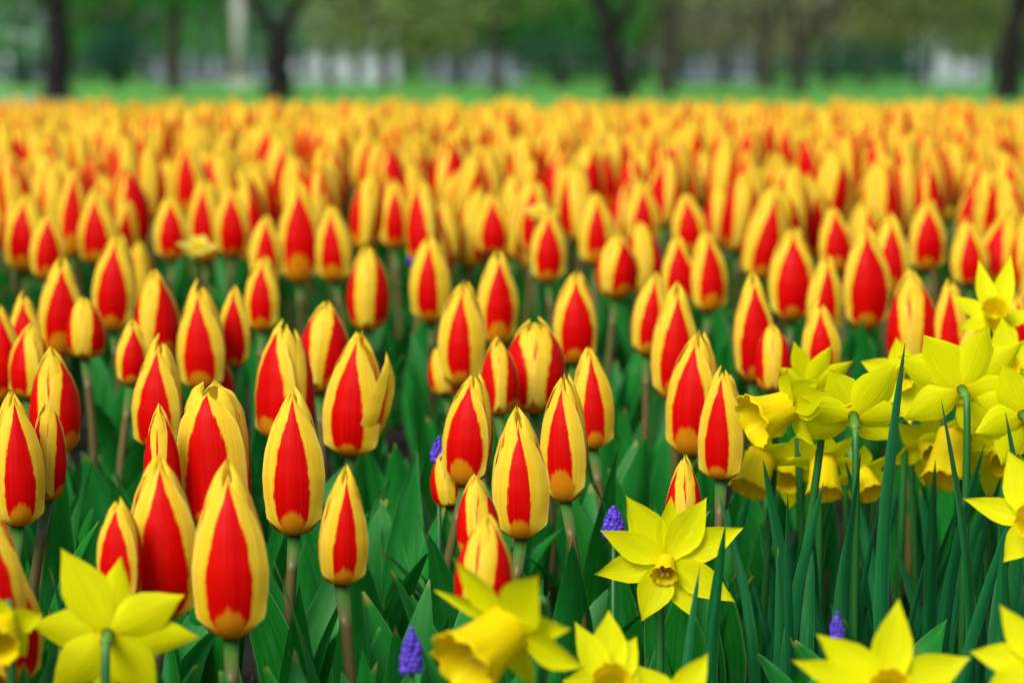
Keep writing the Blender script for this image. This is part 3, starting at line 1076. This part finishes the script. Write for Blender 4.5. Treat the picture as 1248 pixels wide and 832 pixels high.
daffodil(656, 262, 3.0, (0, -.3, .9),
         [(0, 24, 12), (60, 20, 12), (120, 20, 12), (180, 24, 12), (240, 20, 12), (300, 20, 12)],
         "pale flat yellow blossom floating over tulips near the centre", corona=(.3, .18, .25), cup=.2, seed=18, tmat=M_PALE)
daffodil(240, 304, 2.85, (.1, -.35, .85),
         [(0, 26, 13), (60, 22, 12), (120, 22, 12), (180, 26, 13), (240, 22, 12), (300, 22, 12)],
         "bright flat yellow blossom beside a green gap among the tulips", corona=(.3, .18, .25), cup=.2, seed=19, tmat=M_PALE)

daffodil(1165, 528, 1.86, (-.25, -.45, -.80),
         [(-30, 56, 22), (-90, 78, 26), (-150, 58, 20), (40, 44, 18), (95, 36, 18), (-60, 74, 18)],
         "golden daffodil drooping beneath the biggest one, above bluish leaves", corona=(.85, .28, .38), cup=-.05, seed=20, nextra=3)
daffodil(1102, 462, 1.95, (-.2, -.9, .15),
         [(100, 52, 18), (155, 56, 18), (40, 54, 18), (215, 56, 20), (-30, 54, 18), (-85, 56, 20)],
         "small daffodil peeping out between the tall blade leaf and the biggest daffodil", corona=(.4, .18, .26), seed=21, nextra=2)
daffodil(1214, 552, 1.88, (.1, -.8, -.3),
         [(80, 50, 19), (140, 56, 19), (25, 54, 20), (200, 56, 20), (-35, 56, 19), (-95, 60, 20)],
         "daffodil half hidden below the biggest one, behind the curled-petal daffodil", corona=(.5, .2, .3), seed=22, nextra=2)
daffodil(984, 474, 1.95, (.30, .75, .45),
         [(70, 60, 15), (110, 62, 16), (35, 64, 15), (150, 46, 16), (-20, 46, 16), (220, 40, 16)],
         "daffodil with upright petals behind the frilled trumpet", corona=(.4, .18, .26), cup=.12, seed=23, nextra=2)
daffodil(968, 566, 1.95, (-.3, -.7, -.5),
         [(-30, 50, 18), (-92, 58, 19), (-150, 52, 18), (35, 46, 18), (92, 40, 18), (150, 46, 18)],
         "dull yellow daffodil squeezed between two drooping trumpets", corona=(.6, .22, .32), seed=24, nextra=2)

daffodil(1228, 448, 1.96, (-.15, -.9, .2),
         [(95, 62, 20), (150, 60, 20), (38, 60, 20), (212, 58, 20), (-32, 60, 20), (-88, 60, 20)],
         "daffodil filling the gap between the biggest one and the high small one", corona=(.4, .18, .26), seed=25, nextra=2)
daffodil(1128, 540, 1.98, (.2, -.7, -.35),
         [(85, 48, 18), (145, 52, 18), (28, 52, 18), (205, 52, 18), (-30, 52, 18), (-92, 54, 18)],
         "small shaded daffodil low between the tall blade leaf and the golden drooping one", corona=(.5, .2, .3), seed=26, nextra=2)

# ------------------------------------------------------------------ grape hyacinths
def muscari(px, py, d, hgt, wid, label, seed):
    rg = random.Random(3000 + seed)
    m = d / FPX
    C = P(px, py, d)
    g = ground(d) - .003
    root = link("grape_hyacinth", None, loc=(C.x, d, g))
    tag(root, label, "grape hyacinth", "small blue flower spikes among the leaves")
    H, Wd = hgt * m, wid * m / 2
    zc = C.z - g
    parts = []
    nring = 9
    for r in range(nring):
        t = r / (nring - 1)
        rad = Wd * (1.0 - .25 * abs(t - .25)) * (1 - t ** 3) * .72
        k = max(3, int(10 * (1 - t ** 2)))
        for i in range(k):
            a = 6.283 * (i + .5 * (r % 2)) / k + rg.uniform(-.15, .15)
            c = Vector((rad * math.cos(a), rad * math.sin(a), zc - H / 2 + H * t))
            out = Vector((math.cos(a), math.sin(a), -.5)).normalized()
            s = Wd * .46 * (1 - .45 * t) * rg.uniform(.8, 1.2)
            c += out * s * rg.uniform(-.25, .35)
            pts = [c - out * s * .9, c - out * s * .5, c, c + out * s * .6, c + out * s * .85]
            parts.append(tube_geo(pts, [s * .2, s * .75, s * .95, s * .7, s * .45], 7))
    gg = merge(parts)
    link("flower_spike", mesh_from("grape_hyacinth_spike", gg[0], gg[1], M_MUSC, gg[2]), root)
    gg = tube_geo([Vector((0, 0, 0)), Vector((0, 0, zc * .5)), Vector((0, 0, zc + H * .35))], [.0022, .002, .0012], 8)
    link("stem", mesh_from("grape_hyacinth_stem", gg[0], gg[1], M_DSTEM, gg[2]), root)
    for q in range(2):
        gg = leaf_geo(.10, .0035, .8, .8, .3, rg, nu=5, nv=10, wtab=DL)
        mt = Matrix.Rotation(rg.uniform(0, 6.28), 4, 'Z')
        link("leaf", mesh_from("grape_hyacinth_leaf", [mt @ v for v in gg[0]], gg[1], M_DLEAF, gg[2]), root)


muscari(502, 790, 1.385, 48, 27, "deep blue flower spike low beside the blurred front daffodil", 1)
muscari(748, 634, 1.66, 32, 27, "violet-blue flower spike just above the star-shaped daffodil's petal", 2)
muscari(535, 546, 1.86, 26, 20, "small blue flower spike beside the tulip with the wide yellow flank", 3)
muscari(1020, 760, 1.45, 30, 16, "tiny violet flower spike above the blurred four-petalled daffodil", 4)
muscari(505, 308, 3.0, 24, 18, "faint blurred blue flower in the gap among distant tulips", 5)

# ------------------------------------------------------------------ trees, shrubs, buildings beyond the bed
def crown_geo(blobs, n, size, rg):
    V, F = [], []
    wsum = [b[3] * b[4] * b[5] for b in blobs]
    tot = sum(wsum)
    for b, w in zip(blobs, wsum):
        cx, cy, cz, rx, ry, rz = b
        for _ in range(int(n * w / tot)):
            while True:
                p = Vector((rg.uniform(-1, 1), rg.uniform(-1, 1), rg.uniform(-1, 1)))
                if .25 < p.length < 1:
                    break
            c = Vector((cx + p.x * rx, cy + p.y * ry, cz + p.z * rz))
            s = size * rg.uniform(.6, 1.3)
            q = Euler((rg.uniform(-1, 1), rg.uniform(-1, 1), rg.uniform(0, 6.28))).to_matrix()
            o = len(V)
            V += [c + q @ Vector(v) * s for v in ((-.5, 0, 0), (0, -.28, .05), (.5, 0, 0), (0, .28, .05))]
            F.append((o, o + 1, o + 2, o + 3))
    return V, F


def limb(p0, p1, r0, r1, rg, n=6, wob=.06):
    pts = []
    L = (p1 - p0).length
    for i in range(n):
        t = i / (n - 1)
        w = math.sin(math.pi * t) * wob * L
        pts.append(p0.lerp(p1, t) + Vector((rg.uniform(-w, w), rg.uniform(-w, w), 0)))
    return tube_geo(pts, [r0 + (r1 - r0) * i / (n - 1) for i in range(n)], 10)


def tree(name, px, d, rad, spec, crown, bark, fol, label, cat="tree", leaf=.26, nleaf=2600, group=None, seed=0):
    """spec: list of limbs ((x0,z0),(x1,z1),r0,r1) in metres; crown: ellipsoid blobs (x,y,z,rx,ry,rz)."""
    rg = random.Random(4000 + seed)
    root = link(name, None, loc=((px - 624) / FPX * d, d, 0))
    tag(root, label, cat, group)
    parts = []
    flare = tube_geo([Vector((0, 0, -.05)), Vector((0, 0, .12)), Vector((0, 0, .4))], [rad * 1.5, rad * 1.18, rad * 1.0], 12)
    parts.append(flare)
    for (a, b, r0, r1) in spec:
        ya = a[2] if len(a) > 2 else 0
        yb = b[2] if len(b) > 2 else 0
        parts.append(limb(Vector((a[0], ya, a[1])), Vector((b[0], yb, b[1])), r0, r1, rg))
    gg = merge(parts)
    link("trunk", mesh_from("trunk", gg[0], gg[1], bark, gg[2]), root)
    if crown:
        cv, cf = crown_geo(crown, nleaf, leaf, rg)
        link("crown", mesh_from("crown", cv, cf, fol, smooth=False), root)
    return root


F_GREEN = foliage_mat("spring_leaves", (.055, .26, .05), (.12, .42, .09))
F_BRIGHT = foliage_mat("bright_leaves", (.012, .22, .003), (.035, .36, .008))
F_OLIVE = foliage_mat("hazed_olive_leaves", (.20, .26, .08), (.33, .40, .14))  # olive leaves, paled to put distance haze into the colour
F_GREYOL = foliage_mat("hazed_grey_olive_leaves", (.24, .26, .145), (.37, .38, .23))  # paler and greyer than real leaves: distance haze painted into the albedo
F_BLUE = foliage_mat("blue_green_needles", (.012, .075, .048), (.028, .14, .09))
GT = "park trees standing on the lawn beyond the flower bed"

HIGH = [(0, 0, 6.2, 3.4, 3.4, 2.2), (-1.6, .5, 5.2, 2.2, 2.2, 1.6), (1.8, -.4, 5.4, 2.2, 2.2, 1.6)]
tree("tree", 72, 74, 0.36, [((0, .3), (.02, 2.1), 0.36, .34), ((.02, 2.05), (-.45, 3.9), .20, .11), ((.02, 2.05), (.75, 3.8, .3), .19, .10), ((-.45, 3.9), (-1.3, 5.6), .11, .04), ((.75, 3.8, .3), (1.6, 5.6, .6), .10, .04), ((-.1, 2.5), (-.9, 3.2), .10, .05)],
     HIGH, M_BARK, F_GREEN, "dark forked tree whose black trunk stands near the frame edge beside the path", group=GT, seed=1)
tree("tree", 341, 74, 0.36, [((0, .3), (.03, 1.75), 0.36, .34), ((-.08, 1.62), (-.98, 3.2), .18, .12), ((.08, 1.62), (.86, 3.3, .2), .20, .13), ((-.98, 3.2), (-1.5, 5.4), .12, .04), ((.86, 3.3, .2), (1.5, 5.5, .5), .13, .04)],
     HIGH, M_BARK, F_GREEN, "dark tree with trunk splitting low into a clear Y shape", group=GT, seed=2)
tree("tree", 757, 76, .34, [((0, .3), (-.28, 1.5), .34, .29), ((-.28, 1.45), (-.62, 3.0), .27, .18), ((-.30, 1.5), (.35, 3.1, .2), .15, .10), ((-.5, 2.3), (-1.4, 3.6, .3), .11, .05), ((-.62, 3.0), (-1.2, 5.3), .14, .04), ((.35, 3.1, .2), (.9, 5.2, .2), .10, .04)],
     HIGH, M_BARK, F_OLIVE, "dusky tree leaning sideways above the middle of the bed", group=GT, seed=3)
tree("tree", 1226, 75, 0.36, [((0, .3), (.10, 1.6), .35, .33), ((.10, 1.55), (.33, 3.2), .23, .15), ((.12, 1.8), (.9, 3.2, .2), .12, .07), ((.33, 3.2), (-.4, 5.5), .12, .04), ((.33, 3.2), (1.0, 5.4), .12, .04)],
     HIGH, M_BARK, F_OLIVE, "dark straight-trunked tree at the frame edge above the daffodil clump", group=GT, seed=4)
tree("tree", 214, 97, .25, [((0, .3), (.05, 2.4), .25, .21), ((.05, 2.35), (-.6, 4.2), .14, .07), ((.05, 2.35), (.7, 4.3), .14, .07)],
     [(0, 0, 4.3, 1.9, 1.8, 1.75), (-1.2, 0, 5.2, 1.8, 1.8, 1.4), (1.3, 0, 5.4, 1.9, 1.8, 1.6)], M_BARK2, F_BRIGHT, "slim tree with vivid green foliage between the two black trunks", group=GT, nleaf=3200, seed=5)
tree("tree", 607, 92, .20, [((0, .3), (-.03, 2.0), .20, .17), ((-.03, 1.95), (-.8, 3.8), .11, .06), ((-.03, 1.95), (.8, 3.7), .12, .06)],
     [(0, 0, 4.6, 3.0, 2.4, 2.5), (-2.4, .4, 4.2, 2.4, 2.2, 2.1), (2.2, .4, 4.7, 2.0, 2.0, 2.0)], M_BARK2, F_OLIVE, "slim olive-leaved tree rising above the very centre of the bed", group=GT, nleaf=3600, seed=6)
tree("tree", 812, 88, .27, [((0, .3), (.03, 2.2), .26, .22), ((.03, 2.1), (-.7, 3.9), .14, .07), ((.03, 2.1), (.7, 3.8), .14, .07)],
     [(0, 0, 5.6, 2.6, 2.4, 2.2), (1.6, 0, 5.0, 2.0, 2.0, 1.8)], M_BARK2, F_GREYOL, "stout brown tree just beside the sideways leaning one", group=GT, seed=7)
tree("tree", 932, 102, .24, [((0, .3), (-.03, 2.2), .22, .19), ((-.03, 2.1), (-.7, 4.0), .12, .06), ((-.03, 2.1), (.6, 3.9), .12, .06)],
     [(0, 0, 5.0, 2.8, 2.4, 2.3), (-1.6, .4, 4.6, 2.2, 2.0, 1.9)], M_BARK2, F_GREYOL, "thin faint tree close beside the one with a bending bough", group=GT, seed=8)
tree("tree", 971, 90, .25, [((0, .3), (.02, 1.3), .24, .21), ((.02, 1.25), (.38, 2.0), .18, .16), ((.38, 1.97), (1.25, 2.75), .16, .12), ((1.25, 2.73), (2.3, 3.6), .12, .06), ((.05, 1.4), (-.3, 3.0), .12, .07), ((-.3, 3.0), (-.8, 5.0), .07, .03)],
     [(.5, 0, 5.4, 3.0, 2.6, 2.1), (2.2, 0, 4.9, 2.2, 2.0, 1.7)], M_BARK2, F_GREYOL, "tree with one thick bough bending out to the side", group=GT, seed=9)

# a belt of leafy trees behind
belt = [
    (30, 122, F_GREEN, [(-.5, 0, 4.8, 2.6, 2.2, 2.5), (2.2, .3, 5.0, 2.0, 2.0, 2.4), (-2.6, 0, 5.6, 2.0, 2.0, 2.2)], "pale green leafy tree behind the path-side black trunk"),
    (150, 126, F_GREEN, [(0, 0, 4.2, 3.2, 2.4, 2.4), (-2.4, .3, 5.2, 2.0, 2.0, 2.2), (2.6, .2, 4.6, 2.2, 2.0, 2.4)], "leafy tree rising behind the dark round bush"),
    (285, 124, F_GREEN, [(0, 0, 4.4, 2.8, 2.4, 2.5), (2.4, .3, 4.8, 2.2, 2.2, 2.4), (-2.0, .1, 5.0, 2.0, 2.0, 2.4)], "leafy tree behind the pale pillar"),
    (470, 112, F_OLIVE, [(0, 0, 4.0, 2.8, 2.4, 2.6), (1.9, .4, 3.8, 2.2, 2.2, 2.5), (-1.8, .4, 4.5, 2.2, 2.0, 2.5)], "yellow-green leafy tree spreading between the Y-shaped and central trees"),
    (560, 122, F_OLIVE, [(0, 0, 4.2, 3.0, 2.4, 2.6), (2.6, .3, 4.4, 2.4, 2.2, 2.5)], "olive leafy tree in the belt behind the central slim tree"),
    (680, 118, F_GREEN, [(0, 0, 4.0, 2.8, 2.4, 2.6), (2.4, .3, 4.2, 2.4, 2.2, 2.5), (-2.2, .3, 4.4, 2.2, 2.2, 2.6)], "fresh green leafy tree behind the sideways leaning trunk"),
    (780, 126, F_OLIVE, [(0, 0, 4.6, 2.8, 2.4, 2.8), (-2.4, .3, 4.4, 2.2, 2.2, 2.5), (2.2, .3, 4.4, 2.4, 2.2, 2.6)], "leafy tree behind the stout brown trunk"),
    (880, 120, F_GREYOL, [(0, 0, 4.4, 3.0, 2.4, 2.8), (2.0, .3, 4.3, 2.2, 2.2, 2.6)], "grey-olive leafy tree behind the thin faint trunk"),
    (1010, 118, F_GREYOL, [(0, 0, 4.4, 3.0, 2.4, 2.7), (2.4, .3, 4.2, 2.4, 2.2, 2.5), (-2.2, .2, 4.6, 2.2, 2.2, 2.7)], "grey-olive leafy tree behind the bending bough"),
    (1120, 116, F_OLIVE, [(0, 0, 4.3, 2.8, 2.4, 2.6), (2.2, .2, 4.5, 2.2, 2.2, 2.5), (-1.6, .2, 4.0, 2.0, 2.2, 2.5)], "green leafy tree overhanging the bright pale hut"),
    (1225, 122, F_OLIVE, [(0, 0, 4.4, 2.8, 2.4, 2.7), (2.2, .2, 4.5, 2.2, 2.2, 2.5), (-2, .2, 4.7, 2.2, 2.2, 2.4)], "leafy tree behind the straight dark trunk at the frame edge"),
]
for k, (px, d, fol, blobs, label) in enumerate(belt):
    tree("tree", px, d, .2, [((0, .3), (.05, 2.2), .19, .16), ((.05, 2.1), (-1.0, 4.2), .1, .05), ((.05, 2.1), (1.1, 4.3), .1, .05)], blobs + [(0, .6, 7.2, 3.0, 2.4, 1.8), (0, -.6, 2.1, 3.6, 1.4, 1.0), (-1.5, -.3, 1.75, 1.6, 1.2, .75), (1.9, -.2, 1.85, 1.7, 1.2, .8)],
         M_BARK2, fol, label, leaf=.30, nleaf=8500, group="belt of leafy trees behind the lawn", seed=40 + k)
# more of the belt further back and beyond the frame's sides, one far mass
rg = random.Random(77)
cv, cf = [], []
for k in range(15):
    x = -46 + k * 6.4 + rg.uniform(-1.5, 1.5)
    y = 165 + rg.uniform(-6, 8)
    v, f = crown_geo([(x, y, 4.4, 4.2, 2.5, 3.6), (x + 2.5, y, 6.5, 3.5, 2.5, 3.0), (x - 2, y + 1, 8.0, 3.0, 2.5, 2.5)], 2600, .55, rg)
    o = len(cv)
    cv += v
    cf += [tuple(i + o for i in q) for q in f]
tag(link("far_treeline", mesh_from("far_treeline", cv, cf, F_GREYOL, smooth=False)), "far hazy treeline closing off the lawn", "treeline", kind="stuff")  # its haze is only the paled leaf colour, no air volume


def shrub(px, d, blobs, fol, label, seed, n=1800, leaf=.16):
    rg = random.Random(5000 + seed)
    root = link("shrub", None, loc=((px - 624) / FPX * d, d, 0))
    tag(root, label, "shrub", "dark bushes on the far lawn")
    parts = [limb(Vector((rg.uniform(-.1, .1), 0, -.05)), Vector((rg.uniform(-.6, .6), rg.uniform(-.4, .4), 1.0)), .05, .02, rg) for _ in range(5)]
    gg = merge(parts)
    link("stems", mesh_from("shrub_stems", gg[0], gg[1], M_BARK2, gg[2]), root).name = "stem"
    cv, cf = crown_geo(blobs, n, leaf, rg)
    link("foliage", mesh_from("shrub_foliage", cv, cf, fol, smooth=False), root)


shrub(140, 108, [(0, 0, 1.5, 1.15, 1.1, 1.15), (-.5, 0, 1.1, .8, .8, .8), (.5, 0, 1.2, .8, .8, .8)], F_BLUE, "dark blue-green round bush between the path-side trunk and slim vivid tree", 1)
shrub(405, 116, [(0, 0, 2.3, 1.4, 1.2, 1.0), (.7, 0, 2.0, 1.1, 1, .8), (-.6, 0, 1.9, 1.1, 1, .7)], F_BLUE, "dark blue-green bush hanging over the bright white building", 2)
shrub(690, 112, [(0, 0, 1.4, 1.6, 1.1, 1.0), (1.4, 0, 1.3, 1.1, 1, .9), (-1.2, 0, 1.4, 1.0, 1, .9)], F_BLUE, "dark spreading bush before the sideways leaning trunk's neighbours", 3)
shrub(1060, 114, [(0, 0, 1.2, 1.6, 1.1, .9), (1.3, 0, 1.1, 1.1, 1, .8), (-1.3, 0, 1.2, 1.2, 1, .8)], F_BLUE, "low bluish bush next to the bright pale hut", 4)
shrub(40, 112, [(0, 0, .7, .9, .8, .65), (-.6, 0, .6, .7, .7, .55)], F_BLUE, "low dark bush beside the path in the far corner", 5, n=1000)


def box_geo(x0, x1, y0, y1, z0, z1):
    V = [Vector(v) for v in ((x0, y0, z0), (x1, y0, z0), (x1, y1, z0), (x0, y1, z0), (x0, y0, z1), (x1, y0, z1), (x1, y1, z1), (x0, y1, z1))]
    F = [(3, 2, 1, 0), (4, 5, 6, 7), (0, 1, 5, 4), (1, 2, 6, 5), (2, 3, 7, 6), (3, 0, 4, 7)]
    return V, F, [(0, 0)] * 8


def building(px0, px1, d, h, nwin, wfrac, label, wall=M_WHITE, seed=0):
    rg = random.Random(6000 + seed)
    x0, x1 = (px0 - 624) / FPX * d, (px1 - 624) / FPX * d
    w = x1 - x0
    root = link("building", None, loc=((x0 + x1) / 2, d, 0))
    tag(root, label, "building", "low pale buildings beyond the trees")
    g = box_geo(-w / 2, w / 2, 0, 5, -.1, h)
    link("wall", mesh_from("building_wall", g[0], g[1], wall, g[2], smooth=False), root)
    # gabled roof
    V = [Vector(v) for v in ((-w / 2 - .3, -.35, h + .003), (w / 2 + .3, -.35, h + .003), (w / 2 + .3, 5.35, h + .003), (-w / 2 - .3, 5.35, h + .003), (-w / 2 - .3, 2.5, h + 1.3), (w / 2 + .3, 2.5, h + 1.3))]
    Fr = [(3, 2, 1, 0), (0, 1, 5, 4), (2, 3, 4, 5), (1, 2, 5), (3, 0, 4)]
    link("roof", mesh_from("building_roof", V, Fr, M_ROOF, smooth=False), root)
    step = w / nwin
    for i in range(nwin):
        c = -w / 2 + step * (i + .5) + rg.uniform(-.08, .08) * step
        ww = step * wfrac * rg.uniform(.8, 1.15)
        g = box_geo(c - ww / 2, c + ww / 2, -.04, .02, .35 + rg.uniform(-.15, .1), min(h - .3, 2.1))
        win = link("window", mesh_from("building_window", g[0], g[1], M_DARKGLASS, g[2], smooth=False), root)
        g = box_geo(c - ww / 2 - .06, c + ww / 2 + .06, -.10, -.045, .15, .22)
        link("sill", mesh_from("window_sill", g[0], g[1], M_WHITE, g[2], smooth=False), win)


F_HEDGE = foliage_mat("hedge_leaves", (.018, .055, .040), (.045, .105, .075))
for k, (a, b, d, h, label) in enumerate([
        (-170, -62, 138, 1.2, "dark hedge closing the lawn outside the pale corner building"),
        (64, 174, 139, 1.15, "dark hedge between the pale corner building and the long blue-grey one"),
        (484, 522, 139, 1.2, "short dark hedge between bright white building and dull blue-grey one"),
        (642, 824, 139, 1.1, "long dark hedge behind the sideways leaning tree"),
        (928, 1122, 139, 1.15, "long dark hedge behind the tree with a bending bough"),
        (1200, 1420, 139, 1.2, "dark hedge behind the straight dark trunk at the frame edge")]):
    rg = random.Random(8000 + k)
    x0, x1 = (a - 624) / FPX * d, (b - 624) / FPX * d
    blobs = []
    x = 0.0
    while x < x1 - x0:
        blobs.append((x - (x1 - x0) / 2, rg.uniform(-.2, .2), .55 * h, .75, .6, .55 * h * rg.uniform(.85, 1.1)))
        x += .55
    cv, cf = crown_geo(blobs, 230 * len(blobs), .17, rg)
    o = link("hedge", mesh_from("hedge", cv, cf, F_HEDGE, smooth=False), None, ((x0 + x1) / 2, d, 0))
    tag(o, label, "hedge", "hedges along the far side of the lawn")

M_GREYBLUE = plain_mat("blue_grey_render", (.13, .16, .21), (.22, .26, .32), 1.0, rough=.8)
building(-60, 62, 140, 2.9, 5, .55, "pale low building beside the path-side black trunk", M_WHITE, 1)
building(176, 334, 140, 2.9, 9, .5, "long blue-grey building between the slim vivid tree and the Y-shaped one", M_GREYBLUE, 2)
building(350, 486, 136, 2.8, 4, .32, "bright white building glimpsed just past the Y-shaped trunk", M_WHITE, 3)
building(520, 640, 138, 2.9, 5, .5, "dull blue-grey building glimpsed behind the central slim tree", M_GREYBLUE, 4)
building(826, 926, 140, 2.8, 5, .5, "dim blue-grey building glimpsed past the stout brown trunk", M_GREYBLUE, 5)
building(1124, 1198, 138, 2.8, 3, .4, "bright pale hut near the straight dark trunk", M_WHITE, 6)

pil = link("pillar", None, loc=((294 - 624) / FPX * 119, 119, 0))
tag(pil, "pale stone pillar standing upright between the slim vivid tree and Y-shaped tree", "pillar")
g = box_geo(-.5, .5, -.5, .5, -.05, .35)
link("plinth", mesh_from("pillar_plinth", g[0], g[1], M_STONE, g[2], smooth=False), pil)
g = tube_geo([Vector((0, 0, .352)), Vector((0, 0, 3)), Vector((0, 0, 6.5))], [.29, .27, .25], 20)
link("shaft", mesh_from("pillar_shaft", g[0], g[1], M_STONE, g[2]), pil)
g = box_geo(-.42, .42, -.42, .42, 6.503, 6.8)
link("cap", mesh_from("pillar_cap", g[0], g[1], M_STONE, g[2], smooth=False), pil)
